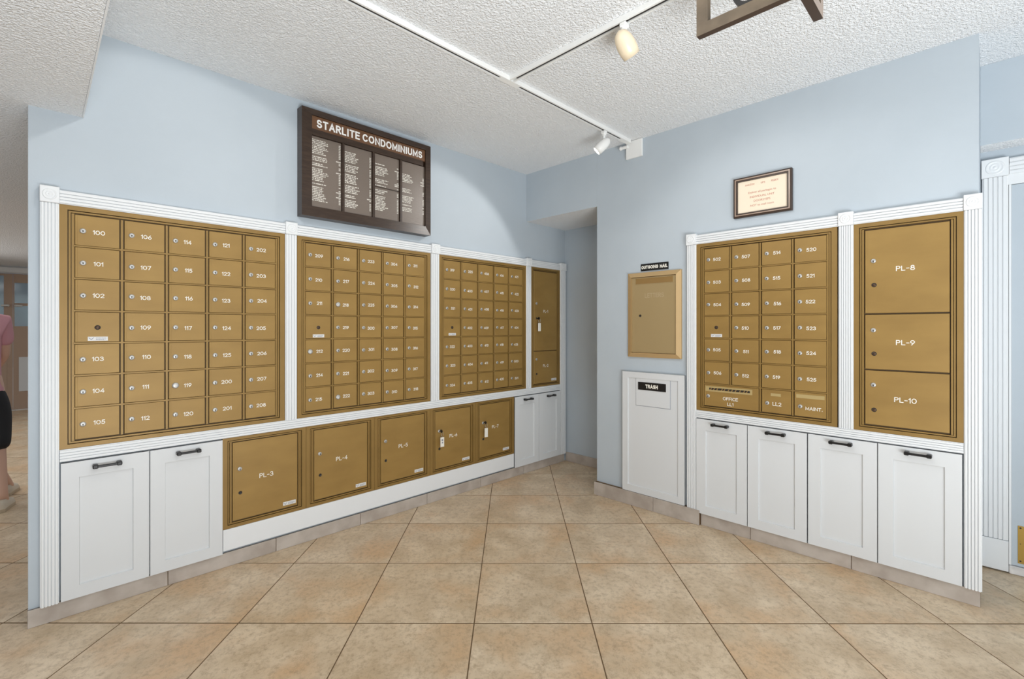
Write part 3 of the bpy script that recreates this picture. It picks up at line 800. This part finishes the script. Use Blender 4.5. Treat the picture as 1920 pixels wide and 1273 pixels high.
# junction plate where the track meets the wall
root = thing('junction_box', 'small white electrical cover plate at the end of the ceiling track', 'cover plate', 'R', -1.836, 2.449)
bm = bmesh.new(); bx(bm, 0, .127, .0, WD - .0005, 0, .122, bev=.002); obj('cover', bm, M['lamp_white'], root)
bm = bmesh.new(); cyl(bm, (-.004, -.010, .085), .011, .05, 'x', 12); cyl(bm, (-.033, -.010, .085), .014, .012, 'x', 12); obj('conduit_fitting', bm, M['lamp_white'], root)

# ------------------------------------------------------------------ wooden pendant with two crossing frames (only its lower part hangs into view)
root = bpy.data.objects.new('pendant_lantern', None); C.objects.link(root); root.location = (1.70, .434, 2.30)
tag(root, 'brown wooden frame pendant hanging at the top right by the ceiling', 'ceiling lamp')
def rect_frame(bm, hw, z0, z1, wv, t, axis):
    """square-section frame in a vertical plane; axis is the direction it spans"""
    def b(a0, a1, c0, c1):
        if axis == 'y': bx(bm, -t / 2, t / 2, a0, a1, c0, c1)
        else: bx(bm, a0, a1, -t / 2, t / 2, c0, c1)
    b(-hw, hw, z0, z0 + wv); b(-hw, hw, z1 - wv, z1); b(-hw, -hw + wv, z0 + wv, z1 - wv); b(hw - wv, hw, z0 + wv, z1 - wv)
bm = bmesh.new(); rect_frame(bm, .314, 0, .255, .040, .026, 'y')
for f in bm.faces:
    if f.normal.z < -.5 or f.calc_center_median().x > .012: f.material_index = 1  # shade of undersides and far faces painted as darker wood
obj('wood_frame', bm, [M['wood_grey'], M['wood_dark']], root)
bm = bmesh.new(); rect_frame(bm, .285, .052, .253, .036, .030, 'x')
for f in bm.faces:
    if f.normal.z < -.5: f.material_index = 1  # underside shade put into the wood colour
    elif f.normal.x > .5 or f.normal.y < -.5: f.material_index = 2  # paler colour stands in for light on these side faces
obj('wood_frame', bm, [M['wood_grey'], M['wood_dark'], M['frame_lite']], root)
bm = bmesh.new()
hw_, z0_, z1_, rr_ = .205, .060, .235, .055
def rrect(hw, z0, z1, r):
    out = []
    for cx_, cz_, a0 in ((hw - r, z0 + r, -PI / 2), (hw - r, z1 - r, 0), (-hw + r, z1 - r, PI / 2), (-hw + r, z0 + r, PI)):
        for k in range(7): a = a0 + k * PI / 12; out.append((cx_ + r * math.cos(a), cz_ + r * math.sin(a)))
    return out
A_, B_ = rrect(hw_, z0_, z1_, rr_), rrect(hw_ - .016, z0_ + .016, z1_ - .016, rr_ - .016)
n_ = len(A_); X0, X1 = .030, .058
va = [bm.verts.new((X0, y, z)) for y, z in A_]; vb = [bm.verts.new((X0, y, z)) for y, z in B_]
vc = [bm.verts.new((X1, y, z)) for y, z in A_]; vd = [bm.verts.new((X1, y, z)) for y, z in B_]
for k in range(n_):
    k2 = (k + 1) % n_
    for q, mi in (((va[k], va[k2], vb[k2], vb[k]), 0), ((vc[k2], vc[k], vd[k], vd[k2]), 0), ((va[k2], va[k], vc[k], vc[k2]), 1), ((vb[k], vb[k2], vd[k2], vd[k]), 0)): bm.faces.new(q).material_index = mi
obj('rounded_ring', bm, [M['black'], M['wood_grey']], root)
bm = bmesh.new(); cyl(bm, (0, 0, .2635), .06, .017, 'z', 24); obj('ceiling_canopy', bm, M['black'], root)

# ------------------------------------------------------------------ doorway at the far right
Xb = X_BACK - .0005
def far_trim(bm, y, z):
    trim_n[0] += 1
    return struct(obj('trim_%d' % trim_n[0], bm, M['trim'], None, (X_BACK - WD, y, z), (0, 0, -PI / 2)))
far_trim(fluted_bm(.094, 2.024 - .165, True, 5), -.020, (2.024 + .165) / 2)
far_trim(rosette_bm(.100, .094), -.019, 2.072)
far_trim(fluted_bm(.088, 1.0, False, 4), -.571, 2.068)
bm = bmesh.new(); bx(bm, -.050, .047, -.016, WD - .0005, -.0775, .0775, bev=.002); far_trim(bm, -.0205, .0855)
bm = bmesh.new(); bx(bm, X_BACK - .030, Xb, -1.03, -.0685, .0005, .0425, bev=.004); struct(obj('trim_threshold', bm, M['marble']))
d = bpy.data.objects.new('door_1', None); C.objects.link(d); d.location = (X_BACK - .0005, -.0785, .045); struct(d)
bm = bmesh.new(); bx(bm, -.016, 0, -.95, 0, 0, 1.93); obj('slab', bm, M['wall'], d)
bm = bmesh.new(); bx(bm, -.024, 0, .0006, .0095, 0, 1.9315); bx(bm, -.024, 0, -.95, .020, 1.932, 2.035); obj('door_stop', bm, M['trim'], d)
bm = bmesh.new(); bx(bm, -.0185, -.0162, -.90, -.022, .016, .205); 
for yy in (-.031, -.25):
    for zz in (.028, .195): cyl(bm, (-.019, yy, zz), .004, .0012, 'x', 8, 1)
cyl(bm, (-.019, -.031, .115), .002, .0012, 'x', 8, 1)
obj('kick_plate', bm, [M['brass'], M['keyhole']], d)

# ------------------------------------------------------------------ hall behind the left wall end
YF = 10.4
box_struct('wall_far', M['white'], -3.2, -1.12, YF, YF + .1, 0, Z_LOW)
box_struct('wall_far_right', M['white'], .66, 1.5, YF, YF + .1, 0, Z_LOW)
box_struct('wall_far_head', M['white'], -1.12, .66, YF, YF + .1, 2.07, Z_LOW)
box_struct('wall_hall_left', M['white'], -3.3, -3.2, 3, YF, 0, Z_LOW)
bm = bmesh.new(); bx(bm, -3.1, 1.4, YF - .03, YF - .001, 2.08, 2.155, bev=.004); struct(obj('trim_hall_crown', bm, M['trim']))
def glass_door(n, x0, x1, lx0, lx1, lz0, lz1, bar_z, white_low):
    d = bpy.data.objects.new('door_%d' % n, None); C.objects.link(d); d.location = (x0, YF + .02, .0); struct(d)
    w = x1 - x0; a, b = lx0 - x0, lx1 - x0
    bm = bmesh.new(); bx(bm, 0, a, 0, .045, .01, 2.06); bx(bm, b, w, 0, .045, .01, 2.06); bx(bm, a, b, 0, .045, .01, lz0); bx(bm, a, b, 0, .045, lz1, 2.06)
    if bar_z: bx(bm, a, b, .005, .04, bar_z - .02, bar_z + .02)
    obj('leaf', bm, M['door_wood'], d)
    bm = bmesh.new(); bx(bm, a, b, .018, .026, lz0, lz1); obj('pane', bm, M['glass'], d)
    bm = bmesh.new(); bx(bm, .06 if white_low else .05, w - .06, -.006, -.0005, .28, .80, bev=.002); obj('lower_panel', bm, M['white'] if white_low else M['door_wood'], d)
    bm = bmesh.new(); cyl(bm, (w - .05 if not white_low else .03, -.02, 1.58), .018, .04, 'y', 12); bx(bm, w - .12 if not white_low else .02, w - .04 if not white_low else .10, -.05, -.035, 1.565, 1.595, bev=.004)
    obj('door_handle', bm, M['chrome'], d)
glass_door(2, -1.115, -.262, -1.02, -.354, 1.40, 2.03, None, False)
glass_door(3, -.258, .655, -.244, .56, 1.27, 1.93, 1.60, True)
bm = bmesh.new(); bx(bm, -1.2, .7, YF - .06, YF + .018, .0005, .012, bev=.003); struct(obj('trim_hall_threshold', bm, M['marble']))
# pale house standing across the street, seen through the door glass
hs = bpy.data.objects.new('house', None); C.objects.link(hs); hs.location = (-1.2, 22, 0); tag(hs, 'pale building seen through the glass of the far hall door', 'building')
bm = bmesh.new(); bx(bm, -5, 5, 0, 4, 0, 2.3); obj('house_wall', bm, M['wall'], hs)
bm = bmesh.new(); prism(bm, [(-5.4, 2.3), (5.4, 2.3), (0, 4.0)], -.3, 4.3); obj('roof', bm, M['sticker_ink'], hs)
bm = bmesh.new(); bx(bm, -8, 8, -11.3, 6, -.02, -.005); struct(obj('floor_outside', bm, M['marble'], None, (-1.2, 22, 0)))

# ------------------------------------------------------------------ person walking away down the hall
def skin_mesh(name, verts, edges, radii, root_i, m, parent, sub=2, flat=None):
    me = bpy.data.meshes.new(name); me.from_pydata(verts, edges, []); 
    o = bpy.data.objects.new(name + '_tmp', me); C.objects.link(o)
    sk = o.modifiers.new('skin', 'SKIN'); sk.use_smooth_shade = True
    for i, r in enumerate(radii):
        sv = me.skin_vertices[0].data[i]; sv.radius = r if isinstance(r, tuple) else (r, r); sv.use_root = (i == root_i)
    o.modifiers.new('sub', 'SUBSURF').levels = sub
    me2 = bpy.data.meshes.new_from_object(o.evaluated_get(bpy.context.evaluated_depsgraph_get()))
    bpy.data.objects.remove(o)
    me2.materials.clear(); me2.materials.append(m); me2.name = name
    for p in me2.polygons: p.use_smooth = True
    return link(name, me2, parent)
per = bpy.data.objects.new('person', None); C.objects.link(per); per.location = (-.31, 4.92, 0); per.rotation_euler = (0, 0, 0)
tag(per, 'person in a pink top, black cropped trousers and beige shoes walking in the hall', 'person')
# local: +y is forward (away from the viewer), +x is the right side
V = [(0, 0, .92), (0, .01, 1.06), (0, .02, 1.22), (0, .01, 1.38), (0, .01, 1.47), (0, .03, 1.55),       # 0-5 pelvis .. neck
     (.095, 0, .88), (.115, -.04, .50), (.15, -.175, .105), (.155, -.10, .045), (.165, -.015, .03),        # 6-10 right leg (rear)
     (-.095, 0, .88), (.0, .16, .50), (.16, .27, .10), (.17, .34, .045), (.185, .43, .03),              # 11-15 left leg (front)
     (.150, .01, 1.39), (.150, .10, 1.13), (.10, .27, 1.02), (.08, .33, .98),                             # 16-19 right arm
     (-.175, .01, 1.40), (-.215, -.06, 1.13), (-.20, -.02, .89), (-.20, .0, .83)]                         # 20-23 left arm
E_ = [(0, 1), (1, 2), (2, 3), (3, 4), (4, 5), (0, 6), (6, 7), (7, 8), (8, 9), (9, 10), (0, 11), (11, 12), (12, 13), (13, 14), (14, 15),
      (3, 16), (16, 17), (17, 18), (18, 19), (3, 20), (20, 21), (21, 22), (22, 23)]
Rr = [(.145, .105), (.125, .09), (.135, .10), (.125, .085), (.055, .055), (.05, .05), .088, .056, .036, .036, .028, .088, .056, .036, .036, .028,
      .05, .037, .027, .024, .05, .037, .027, .024]
body = skin_mesh('body', V, E_, Rr, 0, M['skin'], per)
# head with face, hair
bm = bmesh.new(); bmesh.ops.create_uvsphere(bm, u_segments=20, v_segments=14, radius=1, matrix=Matrix.Translation((0, .045, 1.655)) @ Matrix.Diagonal((.075, .095, .115, 1)))
bmesh.ops.create_cone(bm, cap_ends=True, segments=8, radius1=.016, radius2=.006, depth=.045, matrix=Matrix.Translation((0, .14, 1.645)) @ Matrix.Rotation(.35, 4, 'X'))
for s in (-1, 1):
    bmesh.ops.create_uvsphere(bm, u_segments=8, v_segments=6, radius=1, matrix=Matrix.Translation((s * .076, .04, 1.65)) @ Matrix.Diagonal((.010, .022, .032, 1)))
bmesh.ops.create_uvsphere(bm, u_segments=10, v_segments=6, radius=1, matrix=Matrix.Translation((0, .129, 1.60)) @ Matrix.Diagonal((.024, .008, .008, 1)))
for f in bm.faces: f.smooth = True
obj('head', bm, M['skin'], per)
for s in (-1, 1):
    bm = bmesh.new(); bmesh.ops.create_uvsphere(bm, u_segments=8, v_segments=6, radius=1, matrix=Matrix.Translation((s * .030, .127, 1.662)) @ Matrix.Diagonal((.012, .008, .008, 1))); obj('eye', bm, M['eye'], per)
bm = bmesh.new(); bmesh.ops.create_uvsphere(bm, u_segments=20, v_segments=14, radius=1, matrix=Matrix.Translation((0, .025, 1.675)) @ Matrix.Diagonal((.086, .100, .118, 1)))
bmesh.ops.create_uvsphere(bm, u_segments=14, v_segments=10, radius=1, matrix=Matrix.Translation((0, -.05, 1.60)) @ Matrix.Diagonal((.06, .045, .09, 1)))
for f in bm.faces: f.smooth = True
obj('hair', bm, M['hair'], per)
# hands: palm and five fingers each
def hand(base, dirn, s):
    d = Vector(dirn).normalized(); side = Vector((s, .25, 0)).normalized(); n = d.cross(side).normalized(); side = n.cross(d)
    b = Vector(base); vs = [b, b + d * .045]; ed = [(0, 1)]; rd = [.022, (.030, .016)]
    for k, (o_, l) in enumerate(((-.027, .062), (-.009, .072), (.009, .068), (.026, .052))):
        i = len(vs); vs += [b + d * .06 + side * o_, b + d * (.06 + l * .5) + side * o_ + n * .006, b + d * (.06 + l * .92) + side * o_ + n * .022]
        ed += [(1, i), (i, i + 1), (i + 1, i + 2)]; rd += [.0095, .0085, .007]
    i = len(vs); vs += [b + d * .02 + side * -.034, b + d * .05 + side * -.050 + n * .010]; ed += [(0, i), (i, i + 1)]; rd += [.011, .008]
    return skin_mesh('hand', [tuple(v) for v in vs], ed, rd, 0, M['skin'], per, 1)
per.scale = (.93, .93, .93)
hand((.075, .335, .975), (-.1, .6, -.6), 1); hand((-.20, .005, .82), (0, .1, -1), -1)
# clothes
o = skin_mesh('pink_top', [V[1], V[2], V[3], V[4], V[16], (.155, .075, 1.20), V[20], (-.205, -.04, 1.20), (0, 0, .90), (0, -.005, .80)], [(0, 1), (1, 2), (2, 3), (2, 4), (4, 5), (2, 6), (6, 7), (0, 8), (8, 9)],
     [(.152, .118), (.158, .122), (.145, .108), (.068, .068), .066, .056, .066, .056, (.176, .142), (.182, .146)], 0, M['pink'], per)
o['label'] = 'loose pink top'
o = skin_mesh('cropped_trousers', [(0, 0, .93), V[6], (.112, -.03, .62), (.120, -.09, .42), V[11], (-.02, .12, .62), (.035, .19, .42), (0, 0, .80)], [(0, 7), (7, 1), (1, 2), (2, 3), (7, 4), (4, 5), (5, 6)],
     [(.160, .12), .112, .094, .080, .112, .094, .080, (.168, .125)], 7, M['pants'], per)
def shoe(p_heel, p_toe, parent):
    a = Vector(p_heel); b = Vector(p_toe); a.z = b.z = 0; d = (b - a); l = d.length; d.normalize(); ang = math.atan2(d.y, d.x)
    bm = bmesh.new()
    outl = [(-.03, .030), (-.045, .0), (-.03, -.030), (.06, -.036), (l - .06, -.048), (l, -.030), (l + .02, 0), (l, .030), (l - .06, .044), (.06, .036)]
    def ring(zz, k, sh=0): return [bm.verts.new((x * (1 if x < .1 else k) + sh, y * k, zz)) for x, y in outl]
    r0, r1 = ring(.001, 1.0), ring(.024, 1.02); r2 = ring(.048, .92); hts = [.085, .085, .085, .085, .060, .048, .046, .048, .060, .085]
    r3 = [bm.verts.new((x * .86 + .008, y * .70, hts[i])) for i, (x, y) in enumerate(outl)]
    n = len(outl)
    for A, B, mi in ((r0, r1, 1), (r1, r2, 0), (r2, r3, 0)):
        for k in range(n): f = bm.faces.new((A[k], A[(k + 1) % n], B[(k + 1) % n], B[k])); f.material_index = mi; f.smooth = mi == 0
    bm.faces.new(r0[::-1]).material_index = 1; bm.faces.new(r3)
    obj('shoe', bm, [M['canvas'], M['sole']], parent, (a.x, a.y, 0), (0, 0, ang))
shoe((.145, -.195, 0), (.18, .005, 0), per); shoe((.157, .255, 0), (.195, .45, 0), per)
